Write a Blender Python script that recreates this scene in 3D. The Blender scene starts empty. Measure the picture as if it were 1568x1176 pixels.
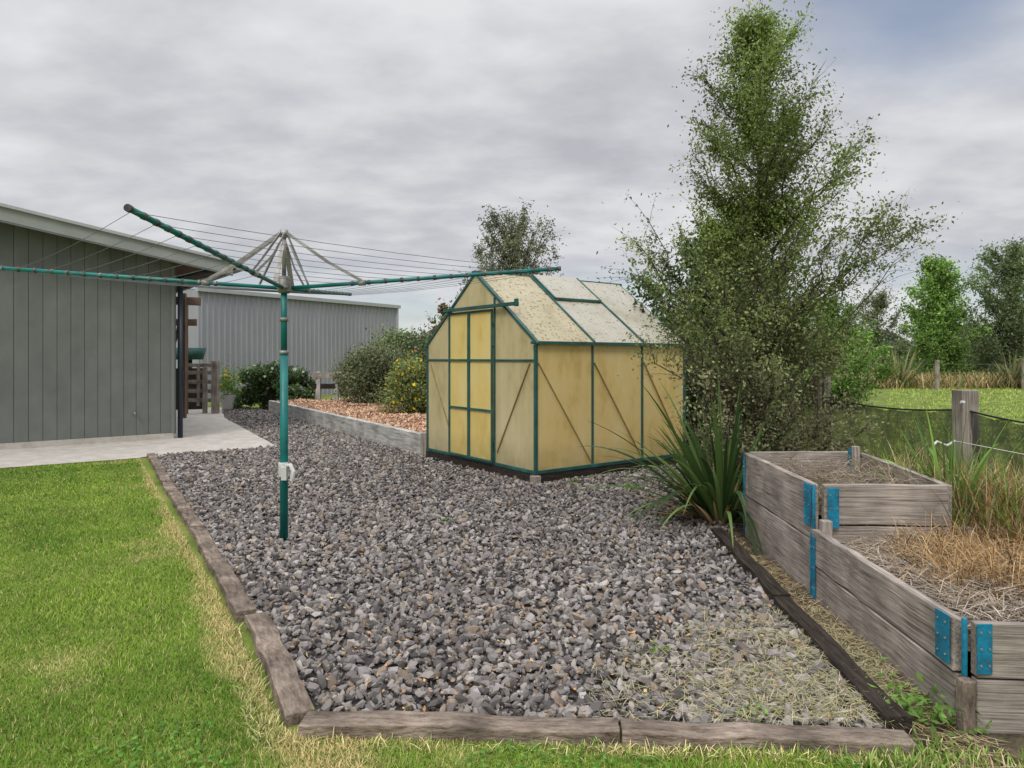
import bpy, bmesh, math, random
import numpy as np
from mathutils import Vector, Matrix
random.seed(7); rng=np.random.default_rng(11)
S=bpy.context.scene
S.view_settings.view_transform='Standard'; S.view_settings.look='None'; S.view_settings.exposure=0
# ---------------------------------------------------------------- materials
def new_mat(name):
    m=bpy.data.materials.new(name); m.use_nodes=True
    nt=m.node_tree; b=nt.nodes['Principled BSDF']; return m,nt,b
def ramp(nt,stops):
    r=nt.nodes.new('ShaderNodeValToRGB'); e=r.color_ramp.elements
    while len(e)<len(stops): e.new(.5)
    for i,(p,c) in enumerate(stops): e[i].position=p; e[i].color=(*c,1)
    return r
def nmat(name,stops,scale=(1,1,1),nscale=5,detail=6,rough=.8,bump=.0,bscale=None,metal=0,randobj=False,spec=.3,rgh=.6,patch=0):
    m,nt,b=new_mat(name); N=nt.nodes;L=nt.links
    tc=N.new('ShaderNodeTexCoord'); mp=N.new('ShaderNodeMapping'); mp.inputs['Scale'].default_value=scale
    L.new(tc.outputs['Object'],mp.inputs['Vector'])
    if randobj:
        oi=N.new('ShaderNodeObjectInfo'); mm=N.new('ShaderNodeMath'); mm.operation='MULTIPLY'; mm.inputs[1].default_value=37
        L.new(oi.outputs['Random'],mm.inputs[0]); L.new(mm.outputs[0],mp.inputs['Location'])
    n=N.new('ShaderNodeTexNoise'); n.inputs['Scale'].default_value=nscale; n.inputs['Detail'].default_value=detail; n.inputs['Roughness'].default_value=rgh
    L.new(mp.outputs[0],n.inputs['Vector']); r=ramp(nt,stops); L.new(n.outputs[0],r.inputs[0]); out=r.outputs[0]
    if patch:
        n3=N.new('ShaderNodeTexNoise'); n3.inputs['Scale'].default_value=3.5; n3.inputs['Detail'].default_value=6; L.new(tc.outputs['Object'],n3.inputs['Vector'])
        mr=N.new('ShaderNodeMapRange'); mr.inputs[1].default_value=.3; mr.inputs[2].default_value=.7; mr.inputs[3].default_value=1-patch; mr.inputs[4].default_value=1+patch; L.new(n3.outputs[0],mr.inputs[0])
        vm=N.new('ShaderNodeVectorMath'); vm.operation='SCALE'; L.new(out,vm.inputs[0]); L.new(mr.outputs[0],vm.inputs['Scale']); out=vm.outputs[0]
    L.new(out,b.inputs['Base Color'])
    b.inputs['Roughness'].default_value=rough; b.inputs['Metallic'].default_value=metal; b.inputs['Specular IOR Level'].default_value=spec
    if bump:
        n2=N.new('ShaderNodeTexNoise'); n2.inputs['Scale'].default_value=bscale or nscale*3; n2.inputs['Detail'].default_value=4
        L.new(mp.outputs[0],n2.inputs['Vector'])
        bp=N.new('ShaderNodeBump'); bp.inputs['Strength'].default_value=bump; bp.inputs['Distance'].default_value=.02
        L.new(n2.outputs[0],bp.inputs['Height']); L.new(bp.outputs[0],b.inputs['Normal'])
    return m
def colmat(name,rough=.6,transl=.3,spec=.25):
    m,nt,b=new_mat(name); N=nt.nodes;L=nt.links
    a=N.new('ShaderNodeAttribute'); a.attribute_name='Col'
    L.new(a.outputs['Color'],b.inputs['Base Color']); b.inputs['Roughness'].default_value=rough; b.inputs['Specular IOR Level'].default_value=spec
    if transl:
        t=N.new('ShaderNodeBsdfTranslucent'); mx=N.new('ShaderNodeMixShader'); mx.inputs[0].default_value=transl
        L.new(a.outputs['Color'],t.inputs[0]); L.new(b.outputs[0],mx.inputs[1]); L.new(t.outputs[0],mx.inputs[2])
        L.new(mx.outputs[0],N['Material Output'].inputs[0])
    return m
M={}
M['leaf']=colmat('foliage',.55,.3,.25); M['blade']=colmat('grass_blades',.8,0,.1); M['dry']=colmat('dry_stalks',.9,0,.1)
M['stone']=colmat('crushed_stone',.9,0,.15)
wstops=[(.28,(.07,.058,.05)),(.42,(.235,.20,.175)),(.55,(.335,.295,.26)),(.72,(.45,.41,.37))]
M['wood']=nmat('weathered_timber',wstops,(1.3,42,42),2.2,9,.9,.3,4,randobj=True,spec=.1,rgh=.62,patch=.4)
M['wood_brown']=nmat('edging_timber',[(.28,(.05,.038,.03)),(.45,(.16,.125,.10)),(.6,(.25,.205,.165)),(.8,(.34,.29,.24))],(4,14,14),2.4,9,.95,.6,5,randobj=True,spec=.1,rgh=.74,patch=.55)
M['wood_dark']=nmat('dark_sleeper',[(.3,(.02,.016,.013)),(.6,(.055,.045,.037)),(.8,(.12,.10,.08))],(1.5,14,14),3,8,.95,.8,5,randobj=True,spec=.1)
M['sleeper_pale']=nmat('pale_sleeper',[(.3,(.20,.195,.18)),(.5,(.40,.395,.37)),(.8,(.56,.55,.52))],(1,8,8),2.5,8,.9,.4,6,randobj=True,patch=.25)
M['teal']=nmat('teal_paint',[(.3,(.0,.115,.11)),(.6,(.0,.17,.155)),(.85,(.03,.23,.20))],(1,1,1),9,6,.42,.05,spec=.5,patch=.2)
M['teal_dark']=nmat('greenhouse_green',[(.3,(.015,.06,.055)),(.6,(.022,.105,.095)),(.85,(.07,.17,.155))],(1,1,1),9,6,.5,.05,spec=.5,patch=.25)
M['galv']=nmat('galvanised_steel',[(.3,(.20,.19,.18)),(.6,(.34,.33,.31)),(.8,(.44,.43,.41))],(1,1,1),14,5,.5,.1,metal=.4,patch=.3)
M['wire']=nmat('line_wire',[(.3,(.10,.12,.12)),(.8,(.2,.22,.22))],(1,1,1),14,3,.5,metal=.3)
M['white']=nmat('white_plastic',[(.3,(.5,.5,.48)),(.8,(.68,.68,.66))],(1,1,1),14,5,.4,patch=.15)
M['black']=nmat('black_plastic',[(.3,(.012,.013,.014)),(.8,(.03,.03,.03))],(1,1,1),14,5,.5)
M['navy']=nmat('navy_downpipe',[(.3,(.02,.03,.045)),(.8,(.035,.05,.07))],(1,1,1),4,5,.45)
M['blue']=nmat('blue_bracket',[(.30,(.05,.05,.045)),(.40,(.01,.12,.20)),(.55,(.0,.20,.34)),(.8,(.04,.27,.42))],(1,1,1),13,9,.5,.2,spec=.5,patch=.3,rgh=.7)
M['grey_wall']=nmat('grey_board_cladding',[(.3,(.130,.142,.130)),(.7,(.165,.178,.164))],(1,1,.3),2,6,.7,.06,30,patch=.08)
M['groove']=nmat('board_groove',[(.3,(.05,.053,.05)),(.7,(.07,.075,.07))],(1,1,1),3,3,.8)
M['fascia']=nmat('fascia_paint',[(.3,(.26,.275,.265)),(.7,(.33,.35,.335))],(1,1,1),2,5,.5,.03)
M['steel']=nmat('corrugated_steel',[(.3,(.28,.285,.32)),(.7,(.34,.345,.38))],(1,1,.3),1.5,6,.5,.02)
M['steel_trim']=nmat('steel_trim',[(.3,(.36,.38,.39)),(.7,(.43,.45,.46))],(1,1,1),2,5,.5)
M['soffit']=nmat('soffit_timber',[(.3,(.10,.065,.045)),(.7,(.2,.14,.10))],(1,10,10),3,6,.8,.1)
M['concrete']=nmat('pale_concrete',[(.3,(.36,.335,.29)),(.5,(.46,.43,.385)),(.75,(.55,.52,.47))],(1,1,1),6,10,.9,.2,90,rgh=.75,patch=.12)
M['gravelbase']=nmat('gravel_bed',[(.35,(.018,.016,.015)),(.5,(.045,.04,.038)),(.7,(.09,.08,.075))],(1,1,1),45,6,.95,1.0,50)
M['mulchbase']=nmat('mulch_bed',[(.35,(.12,.06,.035)),(.5,(.32,.18,.115)),(.7,(.46,.28,.19))],(1,1,1),14,8,.95,1.0,25)
M['dirt']=nmat('dry_soil',[(.35,(.035,.028,.02)),(.5,(.10,.08,.05)),(.7,(.2,.16,.10))],(1,1,1),9,9,.95,1.0,30)
M['ground']=nmat('grass_ground',[(.3,(.07,.11,.015)),(.5,(.14,.19,.03)),(.7,(.24,.25,.07))],(1,1,1),1.4,12,.95,.6,60,rgh=.7)
M['terracotta']=nmat('pot_glaze',[(.3,(.45,.45,.43)),(.8,(.55,.55,.53))],(1,1,1),6,4,.4)
M['bark']=nmat('bark',[(.3,(.03,.024,.018)),(.5,(.08,.066,.052)),(.75,(.15,.13,.11))],(3,3,.8),9,6,.95,.4,20)
def poly(name,c1,c2,dirty,speck=0,axis=0,transl=.35):
    m,nt,b=new_mat(name); N=nt.nodes;L=nt.links
    tc=N.new('ShaderNodeTexCoord')
    n=N.new('ShaderNodeTexNoise'); n.inputs['Scale'].default_value=1.6; n.inputs['Detail'].default_value=9; n.inputs['Roughness'].default_value=.65
    mp=N.new('ShaderNodeMapping'); mp.inputs['Scale'].default_value=(1.5,1.5,.7); L.new(tc.outputs['Object'],mp.inputs[0]); L.new(mp.outputs[0],n.inputs['Vector'])
    r=ramp(nt,[(.32,dirty),(.46,c1),(.68,c2)]); L.new(n.outputs[0],r.inputs[0]); out=r.outputs[0]
    sx=N.new('ShaderNodeSeparateXYZ'); L.new(tc.outputs['Object'],sx.inputs[0])
    mr=N.new('ShaderNodeMapRange'); mr.inputs[1].default_value=.12; mr.inputs[2].default_value=.5; mr.inputs[3].default_value=.75; mr.inputs[4].default_value=0
    n3=N.new('ShaderNodeTexNoise'); n3.inputs['Scale'].default_value=7; n3.inputs['Detail'].default_value=6; L.new(tc.outputs['Object'],n3.inputs['Vector'])
    ml=N.new('ShaderNodeMath'); ml.operation='MULTIPLY'; L.new(sx.outputs[2],mr.inputs[0]); L.new(mr.outputs[0],ml.inputs[0]); L.new(n3.outputs[0],ml.inputs[1])
    mx=N.new('ShaderNodeMix'); mx.data_type='RGBA'; L.new(ml.outputs[0],mx.inputs[0]); L.new(out,mx.inputs[6]); mx.inputs[7].default_value=(.20,.16,.06,1); out=mx.outputs[2]
    if speck:
        v=N.new('ShaderNodeTexNoise'); v.inputs['Scale'].default_value=24; v.inputs['Detail'].default_value=4; L.new(tc.outputs['Object'],v.inputs['Vector'])
        rr=ramp(nt,[(.62-.04*speck,(0,0,0)),(.68-.04*speck,(1,1,1))]); L.new(v.outputs[0],rr.inputs[0])
        mx2=N.new('ShaderNodeMix'); mx2.data_type='RGBA'; L.new(rr.outputs[0],mx2.inputs[0]); L.new(out,mx2.inputs[6]); mx2.inputs[7].default_value=(.26,.20,.11,1); out=mx2.outputs[2]
    w=N.new('ShaderNodeTexWave'); w.bands_direction=['X','Y','Z'][axis]; w.inputs['Scale'].default_value=22; L.new(tc.outputs['Object'],w.inputs['Vector'])
    mw=N.new('ShaderNodeMapRange'); mw.inputs[3].default_value=.92; mw.inputs[4].default_value=1.03; L.new(w.outputs[1],mw.inputs[0])
    vm=N.new('ShaderNodeVectorMath'); vm.operation='SCALE'; L.new(out,vm.inputs[0]); L.new(mw.outputs[0],vm.inputs['Scale'])
    L.new(vm.outputs[0],b.inputs['Base Color']); b.inputs['Roughness'].default_value=.32; b.inputs['Specular IOR Level'].default_value=.4
    t=N.new('ShaderNodeBsdfTranslucent'); L.new(vm.outputs[0],t.inputs[0]); ms=N.new('ShaderNodeMixShader'); ms.inputs[0].default_value=transl
    L.new(b.outputs[0],ms.inputs[1]); L.new(t.outputs[0],ms.inputs[2]); L.new(ms.outputs[0],N['Material Output'].inputs[0])
    return m
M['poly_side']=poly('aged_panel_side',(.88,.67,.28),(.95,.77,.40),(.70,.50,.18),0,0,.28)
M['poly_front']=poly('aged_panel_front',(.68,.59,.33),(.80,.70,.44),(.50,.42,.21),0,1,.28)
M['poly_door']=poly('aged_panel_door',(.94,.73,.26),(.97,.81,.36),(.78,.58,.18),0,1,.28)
M['poly_roof1']=poly('aged_roof_panel_stained',(.52,.46,.29),(.60,.54,.38),(.42,.36,.21),1.3,0,.2)
M['poly_roof2']=poly('aged_roof_panel',(.52,.495,.40),(.58,.555,.47),(.43,.39,.28),.5,0,.2)
m,nt,b=new_mat('shade_netting'); b.inputs['Base Color'].default_value=(.015,.022,.016,1); b.inputs['Roughness'].default_value=.8
tr=nt.nodes.new('ShaderNodeBsdfTransparent'); mx=nt.nodes.new('ShaderNodeMixShader')
tc=nt.nodes.new('ShaderNodeTexCoord'); nn=nt.nodes.new('ShaderNodeTexNoise'); nn.inputs['Scale'].default_value=9; nn.inputs['Detail'].default_value=5; 
mpn=nt.nodes.new('ShaderNodeMapping'); mpn.inputs['Scale'].default_value=(2,1,.35); nt.links.new(tc.outputs['Object'],mpn.inputs[0]); nt.links.new(mpn.outputs[0],nn.inputs['Vector'])
mr=nt.nodes.new('ShaderNodeMapRange'); mr.inputs[1].default_value=.3; mr.inputs[2].default_value=.7; mr.inputs[3].default_value=.15; mr.inputs[4].default_value=.45
nt.links.new(nn.outputs[0],mr.inputs[0]); nt.links.new(mr.outputs[0],mx.inputs[0]); nt.links.new(b.outputs[0],mx.inputs[1]); nt.links.new(tr.outputs[0],mx.inputs[2]); nt.links.new(mx.outputs[0],nt.nodes['Material Output'].inputs[0]); M['net']=m
# ---------------------------------------------------------------- mesh helpers
def link(ob,parent=None):
    S.collection.objects.link(ob)
    if parent: ob.parent=parent
    return ob
def empty(name,loc=(0,0,0),rz=0):
    e=bpy.data.objects.new(name,None); e.location=loc; e.rotation_euler[2]=rz; e.empty_display_size=.2; return link(e)
def np_mesh(name,V,F,mat,col=None,parent=None,smooth=False):
    V=np.asarray(V,dtype=np.float32).reshape(-1,3); F=np.asarray(F,dtype=np.int32); k=F.shape[1]
    me=bpy.data.meshes.new(name); me.vertices.add(len(V)); me.vertices.foreach_set('co',V.ravel())
    me.loops.add(F.size); me.loops.foreach_set('vertex_index',F.ravel()); me.polygons.add(len(F))
    me.polygons.foreach_set('loop_start',np.arange(0,F.size,k,dtype=np.int32))
    me.polygons.foreach_set('use_smooth',np.full(len(F),smooth,dtype=bool))
    me.update(calc_edges=True)
    if col is not None:
        a=me.color_attributes.new('Col','FLOAT_COLOR','POINT'); c=np.ones((len(V),4),dtype=np.float32); c[:,:3]=np.clip(col,0,1); a.data.foreach_set('color',c.ravel())
    me.materials.append(mat); return link(bpy.data.objects.new(name,me),parent)
class MB:
    def __init__(s): s.v=[];s.f=[];s.sm=[]
    def box(s,c,size,rz=0):
        hx,hy,hz=[a/2 for a in size]; R=Matrix.Rotation(rz,3,'Z'); c=Vector(c); i=len(s.v)
        for x in(-hx,hx):
            for y in(-hy,hy):
                for z in(-hz,hz): s.v.append(c+R@Vector((x,y,z)))
        for q in((0,1,3,2),(4,6,7,5),(0,4,5,1),(2,3,7,6),(0,2,6,4),(1,5,7,3)): s.f.append([i+k for k in q]); s.sm.append(False)
    def beam(s,p0,p1,w,h,up=(0,0,1)):
        p0=Vector(p0);p1=Vector(p1);d=(p1-p0).normalized();u=Vector(up)
        if abs(d.dot(u))>.99:u=Vector((0,1,0))
        a=d.cross(u).normalized();b=a.cross(d).normalized();i=len(s.v)
        for p in(p0,p1):
            for x,y in((-1,-1),(1,-1),(1,1),(-1,1)): s.v.append(p+a*x*w/2+b*y*h/2)
        for q in((0,3,2,1),(4,5,6,7),(0,1,5,4),(1,2,6,5),(2,3,7,6),(3,0,4,7)): s.f.append([i+k for k in q]); s.sm.append(False)
    def tube(s,pts,r,n=8,cap=True):
        pts=[Vector(p) for p in pts]; rs=r if isinstance(r,(list,tuple)) else [r]*len(pts); i0=len(s.v)
        for k,p in enumerate(pts):
            d=(pts[min(k+1,len(pts)-1)]-pts[max(k-1,0)]).normalized(); u=Vector((0,0,1)) if abs(d.z)<.9 else Vector((1,0,0))
            a=d.cross(u).normalized();b=a.cross(d)
            for j in range(n):
                t=2*math.pi*j/n; s.v.append(p+(a*math.cos(t)+b*math.sin(t))*rs[k])
        for k in range(len(pts)-1):
            for j in range(n):
                s.f.append([i0+k*n+j,i0+k*n+(j+1)%n,i0+(k+1)*n+(j+1)%n,i0+(k+1)*n+j]); s.sm.append(True)
        if cap:
            s.f.append([i0+j for j in range(n)][::-1]); s.f.append([i0+(len(pts)-1)*n+j for j in range(n)]); s.sm+=[False,False]
    def poly(s,pts):
        i=len(s.v); s.v+= [Vector(p) for p in pts]; s.f.append(list(range(i,i+len(pts)))); s.sm.append(False)
    def obj(s,name,mat,parent=None,bevel=0):
        me=bpy.data.meshes.new(name); me.from_pydata([tuple(v) for v in s.v],[],s.f); me.update()
        me.polygons.foreach_set('use_smooth',s.sm); me.materials.append(mat)
        o=link(bpy.data.objects.new(name,me),parent)
        if bevel:
            b=o.modifiers.new('b','BEVEL'); b.width=bevel; b.segments=2; b.limit_method='ANGLE'
        return o
def board(name,p0,p1,w,h,mat,parent=None,jit=.0,warp=.004):
    p0=Vector(p0);p1=Vector(p1);d=p1-p0;Ln=d.length; bm=bmesh.new(); n=max(2,int(Ln/.15))
    rings=[]
    for k in range(n+1):
        x=Ln*k/n; dy=random.uniform(-warp,warp);dz=random.uniform(-warp,warp)
        rings.append([bm.verts.new((x,y*w/2+dy+random.uniform(-warp,warp)*.4,z*h/2+dz*.6)) for y,z in((-1,-1),(1,-1),(1,1),(-1,1))])
    for k in range(n):
        for j in range(4): bm.faces.new([rings[k][j],rings[k][(j+1)%4],rings[k+1][(j+1)%4],rings[k+1][j]])
    bm.faces.new(rings[0][::-1]); bm.faces.new(rings[-1]); bmesh.ops.recalc_face_normals(bm,faces=bm.faces)
    me=bpy.data.meshes.new(name); bm.to_mesh(me); bm.free(); me.materials.append(mat); o=link(bpy.data.objects.new(name,me),parent)
    x=d.normalized(); up=Vector((0,0,1)) if abs(x.z)<.95 else Vector((0,1,0)); y=up.cross(x).normalized(); z=x.cross(y)
    o.matrix_local=Matrix.Translation(p0)@Matrix((x,y,z)).transposed().to_4x4()
    b=o.modifiers.new('b','BEVEL'); b.width=.005; b.segments=2; b.limit_method='ANGLE'
    return o
def inpoly(x,y,P):
    c=np.zeros(len(x),bool); n=len(P)
    for i in range(n):
        x1,y1=P[i];x2,y2=P[(i+1)%n]
        if y1==y2: continue
        c^=((y1>y)!=(y2>y))&(x<(x2-x1)*(y-y1)/(y2-y1)+x1)
    return c
def samp(P,n,far=0.0):
    P=np.array(P); a=P.min(0);b=P.max(0); X=[];Y=[];t=0
    while t<n:
        x=rng.uniform(a[0],b[0],n*2);y=rng.uniform(a[1],b[1],n*2); k=inpoly(x,y,P)
        if far: k&=rng.random(n*2)<(max(a[1],1.8)/np.maximum(y,1.8))**far
        X.append(x[k]);Y.append(y[k]);t+=k.sum()
    return np.concatenate(X)[:n],np.concatenate(Y)[:n]
def vn(x,y,s=1,ph=0):
    x=x*s+ph;y=y*s-ph*1.7
    return (np.sin(x*1.3+1.7*np.sin(y*.9))+np.sin(y*1.7+1.3*np.sin(x*1.1+2))+np.sin((x+y)*2.3+np.sin(x*2.9))*.6+np.sin((x-y*1.4)*3.1+np.cos(y*3.3))*.5)/3.1
def sheet(name,P,z,mat):
    mb=MB(); mb.poly([(x,y,z) for x,y in P]); return mb.obj(name,mat)
def leaves(name,C,size,cols,parent=None,mat=None,flat=0,aspect=.5):
    n=len(C); a=rng.normal(size=(n,3)); a[:,2]*=(1-flat*.9); a/=np.linalg.norm(a,axis=1)[:,None]
    q=rng.normal(size=(n,3)); 
    if flat: q=np.cross(a,np.array([0,0,1.])+q*.3*(1-flat)+q*.15)
    b=np.cross(a,q) if not flat else q; b/=np.linalg.norm(b,axis=1)[:,None]+1e-9
    s=(np.asarray(size)*rng.uniform(.6,1.3,n))[:,None]; nrm=np.cross(a,b)
    V=np.stack([C-a*s,C+b*s*aspect+nrm*s*.15,C+a*s,C-b*s*aspect+nrm*s*.15],1)
    return np_mesh(name,V,np.arange(4*n).reshape(n,4),mat or M['leaf'],np.repeat(cols,4,0),parent)
def strips(name,B,D,Ln,W,droop,seg,cols,mat,parent=None,tip=None):
    n=len(B); D=D/np.linalg.norm(D,axis=1)[:,None]; side=np.cross(D,np.array([0,0,1.]))+rng.normal(size=(n,3))*.12; side/=np.linalg.norm(side,axis=1)[:,None]+1e-9
    V=[];C=[]
    for k in range(seg+1):
        t=k/seg; p=B+D*(Ln*t)[:,None]; p[:,2]-=droop*Ln*t**2; p[:,2]=np.maximum(p[:,2],B[:,2]*.5)
        w=(W*(1-t**2.2*.97)*(.65+.7*min(t*2.5,.5)))[:,None]*.5
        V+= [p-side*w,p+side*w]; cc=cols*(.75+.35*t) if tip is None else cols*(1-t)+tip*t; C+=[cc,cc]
    V=np.stack(V,1);C=np.stack(C,1); m=2*(seg+1); base=(np.arange(n)*m)[:,None]
    F=np.concatenate([base+np.array([[2*k,2*k+1,2*k+3,2*k+2]]) for k in range(seg)],0)
    return np_mesh(name,V,F,mat,C.reshape(-1,3),parent)
def pick(cols,n,jit=.25):
    c=np.array(cols)[rng.integers(0,len(cols),n)]; return c*rng.uniform(1-jit,1+jit,(n,1))
# ---------------------------------------------------------------- ground sheets
gn=MB(); gn.poly([(-600,-60,0),(600,-60,0),(600,900,0),(-600,900,0)]); gn.obj('ground',M['ground'])
GR=[(-5.45,10.42),(-1.42,3.85),(-.80,2.86),(1.50,2.72),(1.60,3.1),(1.74,5.6),(2.3,6.6),(3.6,8.6),(3.8,13),(-.2,13.2),(-1.30,10.55),(-6.6,18.8),(-8.0,20.5),(-8.6,20.2),(-7.16,17),(-3.93,11.44)]
sheet('gravel',GR,.004,M['gravelbase'])
CP=[(-14,5.5),(-6.92,9.22),(-5.55,10.16),(-5.46,10.44),(-3.93,11.46),(-7.16,17.02),(-8.7,20.5),(-10.2,20.5),(-7.0,13.2),(-6.25,12.75),(-15.5,5.5)]
sheet('concrete_path',CP,.012,M['concrete'])
DP=[(1.50,2.2),(4.3,2.2),(4.1,4),(3.6,7),(3.6,8.6),(2.3,6.6),(1.72,5.6),(1.58,3.1)]
sheet('soil',DP,.003,M['dirt'])
def stones(name,P,n,r0,r1,z0,cols,far=0,parent=None):
    ph=(1+5**.5)/2
    I=np.array([(-1,ph,0),(1,ph,0),(-1,-ph,0),(1,-ph,0),(0,-1,ph),(0,1,ph),(0,-1,-ph),(0,1,-ph),(ph,0,-1),(ph,0,1),(-ph,0,-1),(-ph,0,1)])/1.9
    T=np.array([(0,11,5),(0,5,1),(0,1,7),(0,7,10),(0,10,11),(1,5,9),(5,11,4),(11,10,2),(10,7,6),(7,1,8),(3,9,4),(3,4,2),(3,2,6),(3,6,8),(3,8,9),(4,9,5),(2,4,11),(6,2,10),(8,6,7),(9,8,1)])
    x,y=samp(P,n,far); v=I[None]*(1+rng.uniform(-.42,.42,(n,12,1)))
    v=np.clip(v,-.72,.78)
    r=rng.uniform(r0,r1,n)*rng.choice([.5,.75,1,1.3],n,p=[.3,.3,.27,.13]); sc=np.stack([r*rng.uniform(1.0,1.6,n),r*rng.uniform(.7,1.1,n),r*rng.uniform(.4,.8,n)],1); v=v*sc[:,None,:]
    q=rng.normal(size=(n,4)); q[:,1:3]*=.5; q/=np.linalg.norm(q,axis=1)[:,None]; w,a,b,c=q.T
    R=np.stack([np.stack([1-2*(b*b+c*c),2*(a*b-w*c),2*(a*c+w*b)],-1),np.stack([2*(a*b+w*c),1-2*(a*a+c*c),2*(b*c-w*a)],-1),np.stack([2*(a*c-w*b),2*(b*c+w*a),1-2*(a*a+b*b)],-1)],1)
    v=np.einsum('nij,nkj->nki',R,v); v+=np.stack([x,y,z0+r*rng.uniform(.0,1.0,n)],1)[:,None,:]
    F=(np.arange(n)*12)[:,None,None]+T[None]
    c=pick(cols,n,.3)*(1+.12*vn(x,y,.8,4))[:,None]; return np_mesh(name,v,F.reshape(-1,3),M['stone'],np.repeat(c,12,0),parent)
sc=[(v*1.36,v*1.25,v*1.19) for v in (.135,.175,.105,.15,.235,.085,.18)]+[(.25,.20,.155),(.34,.31,.28)]
stones('gravel_stones',GR,62000,.016,.028,.006,sc,far=.6)
# ---------------------------------------------------------------- lawn
LP=[(-5.56,10.18),(-1.55,3.82),(-.93,2.74),(1.65,2.58),(1.9,2.1),(-1.9,2.1),(-8.5,8.3),(-6.95,9.18)]
x,y=samp(LP,240000,1.1); n=len(x)
de=np.abs((x+1.5)*.852+(y-3.85)*.523)
g1=np.array([.26,.40,.05]);g2=np.array([.115,.235,.025]);g3=np.array([.68,.54,.26])
f=np.clip(.5+.45*vn(x,y,1.1)+.35*vn(x,y,4,3)+.3*vn(x*.852+y*.523,y*.05,7)+.2*vn(x,y,11,1),0,1)[:,None]; c=g1*f+g2*(1-f)
dry=np.clip(1.8-de/(.14+.06*vn(x,y,3.2,1)),0,.95)+np.clip(vn(x,y,1.7,5)+.3*vn(x,y,7,2)-.5,0,.7)*1.2+(rng.random(n)<.11)*.7
front=np.clip(1.3-np.abs(y-2.64+.05*x)/.06,0,1)*(x>-.95)*(.35+.6*vn(x,y,5)); dry=np.clip(dry+front,0,1)[:,None]
c=c*(1-dry)+g3*dry; c*=rng.uniform(.6,1.4,(n,1))
D=np.stack([rng.normal(0,.6,n),rng.normal(0,.6,n),np.ones(n)],1)
h=rng.uniform(.014,.038,n)*(1+.35*vn(x,y,2)); W=.0032+.0008*y
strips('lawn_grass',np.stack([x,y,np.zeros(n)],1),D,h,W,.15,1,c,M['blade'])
x,y=samp([(-1.9,2.2),(-1.25,3.0),(-.98,2.70),(1.5,2.56),(1.6,2.1)],3000); k=vn(x,y,3.6,2)>.1; x=x[k];y=y[k];n=len(x)
leaves('clover',np.stack([x,y,rng.uniform(.015,.035,n)],1),.009,pick([(.12,.28,.04),(.16,.33,.05),(.09,.22,.03)],n),flat=.8,aspect=.9)
# ---------------------------------------------------------------- timber edging
ed=empty('timber_edging'); pts=[(-5.50,10.40),(-4.05,8.02),(-2.72,5.88),(-1.50,3.88)]
for i in range(3):
    p,q=Vector((*pts[i],.018)),Vector((*pts[i+1],.018)); d=(q-p).normalized()*.02; board('edging_board_%d'%i,p+d,q-d,.11,.075,M['wood_brown'],ed,warp=.011)
board('edging_board_3',(-1.44,3.86,.020),(-.86,2.80,.014),.12,.08,M['wood_brown'],ed,warp=.011)
board('edging_board_4',(-.84,2.755,.016),(.42,2.69,.016),.11,.08,M['wood_brown'],ed,warp=.011)
board('edging_board_5',(.43,2.695,.016),(1.52,2.60,.012),.11,.08,M['wood_brown'],ed,warp=.011)
board('edging_board_6',(1.54,2.72,.025),(1.62,4.1,.025),.10,.09,M['wood_dark'],ed,warp=.008)
board('edging_board_7',(1.63,4.13,.025),(1.73,5.75,.025),.10,.09,M['wood_dark'],ed,warp=.008)
# ---------------------------------------------------------------- greenhouse
L_,W_,zb,ze,zr=2.66,2.59,.145,1.68,2.62; ang=math.atan2(.59,.807)
gh=empty('greenhouse',(.28,8.06,0),ang)
mb=MB(); mb.box((L_/2,.03,.065),(L_+.06,.09,.12)); mb.box((.03,W_/2,.065),(.09,W_-.04,.12)); mb.box((L_-.03,W_/2,.065),(.09,W_-.04,.12)); mb.box((L_/2,W_-.03,.065),(L_+.06,.09,.12)); mb.obj('plinth',M['wood_dark'],gh,.006)
mb=MB(); mb.box((-.02,-.02,.05),(.10,.10,.13)); mb.obj('corner_block',M['wood'],gh,.01)
mb=MB(); mb.poly([(0.05,0.05,.02),(L_,0.05,.02),(L_,W_,.02),(0.05,W_,.02)]); mb.obj('floor',M['dirt'],gh)
bars=1.47; fr=MB()
for zz in (zb,):
    fr.box((L_/2,0,zz),(L_+.05,.045,.042)); fr.box((L_/2,W_,zz),(L_+.05,.045,.042)); fr.box((0,W_/2,zz),(.043,W_-.05,.040)); fr.box((L_,W_/2,zz),(.043,W_-.05,.040))
for yy in (0,W_):
    fr.box((L_/2,yy,ze),(L_+.12,.045,.036))
    for xx in (0,.9,1.8,L_): fr.box((xx,yy,(zb+ze)/2+.0),(.030 if 0<xx<L_ else .040,.036,ze-zb-.05))
for xx in (0,L_):
    fr.beam((xx,-.05,ze-.036+.02),(xx,W_/2,zr+.012),.04,.038); fr.beam((xx,W_+.05,ze-.036+.02),(xx,W_/2,zr+.012),.039,.037)
fr.box((L_/2,W_/2,zr+.02),(L_+.1,.06,.034))
fr.box((0,.42,bars),(.035,.8,.026)); fr.box((0,2.25,bars),(.035,.64,.026)); fr.box((L_,W_/2,bars),(.035,W_-.05,.026))
def roofz(yy): return ze+(zr-ze)*min(yy,W_-yy)/(W_/2)
for yy in (.843,1.906): fr.box((0,yy,(zb+roofz(yy))/2),(.034,.028,roofz(yy)-zb-.04))
for xx in (.9,1.8):
    fr.beam((xx,0,ze+.03),(xx,W_/2,zr+.02),.026,.035); fr.beam((xx,W_,ze+.03),(xx,W_/2,zr+.02),.026,.035)
fr.obj('frame',M['teal_dark'],gh,.004)
dg=MB()
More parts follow.
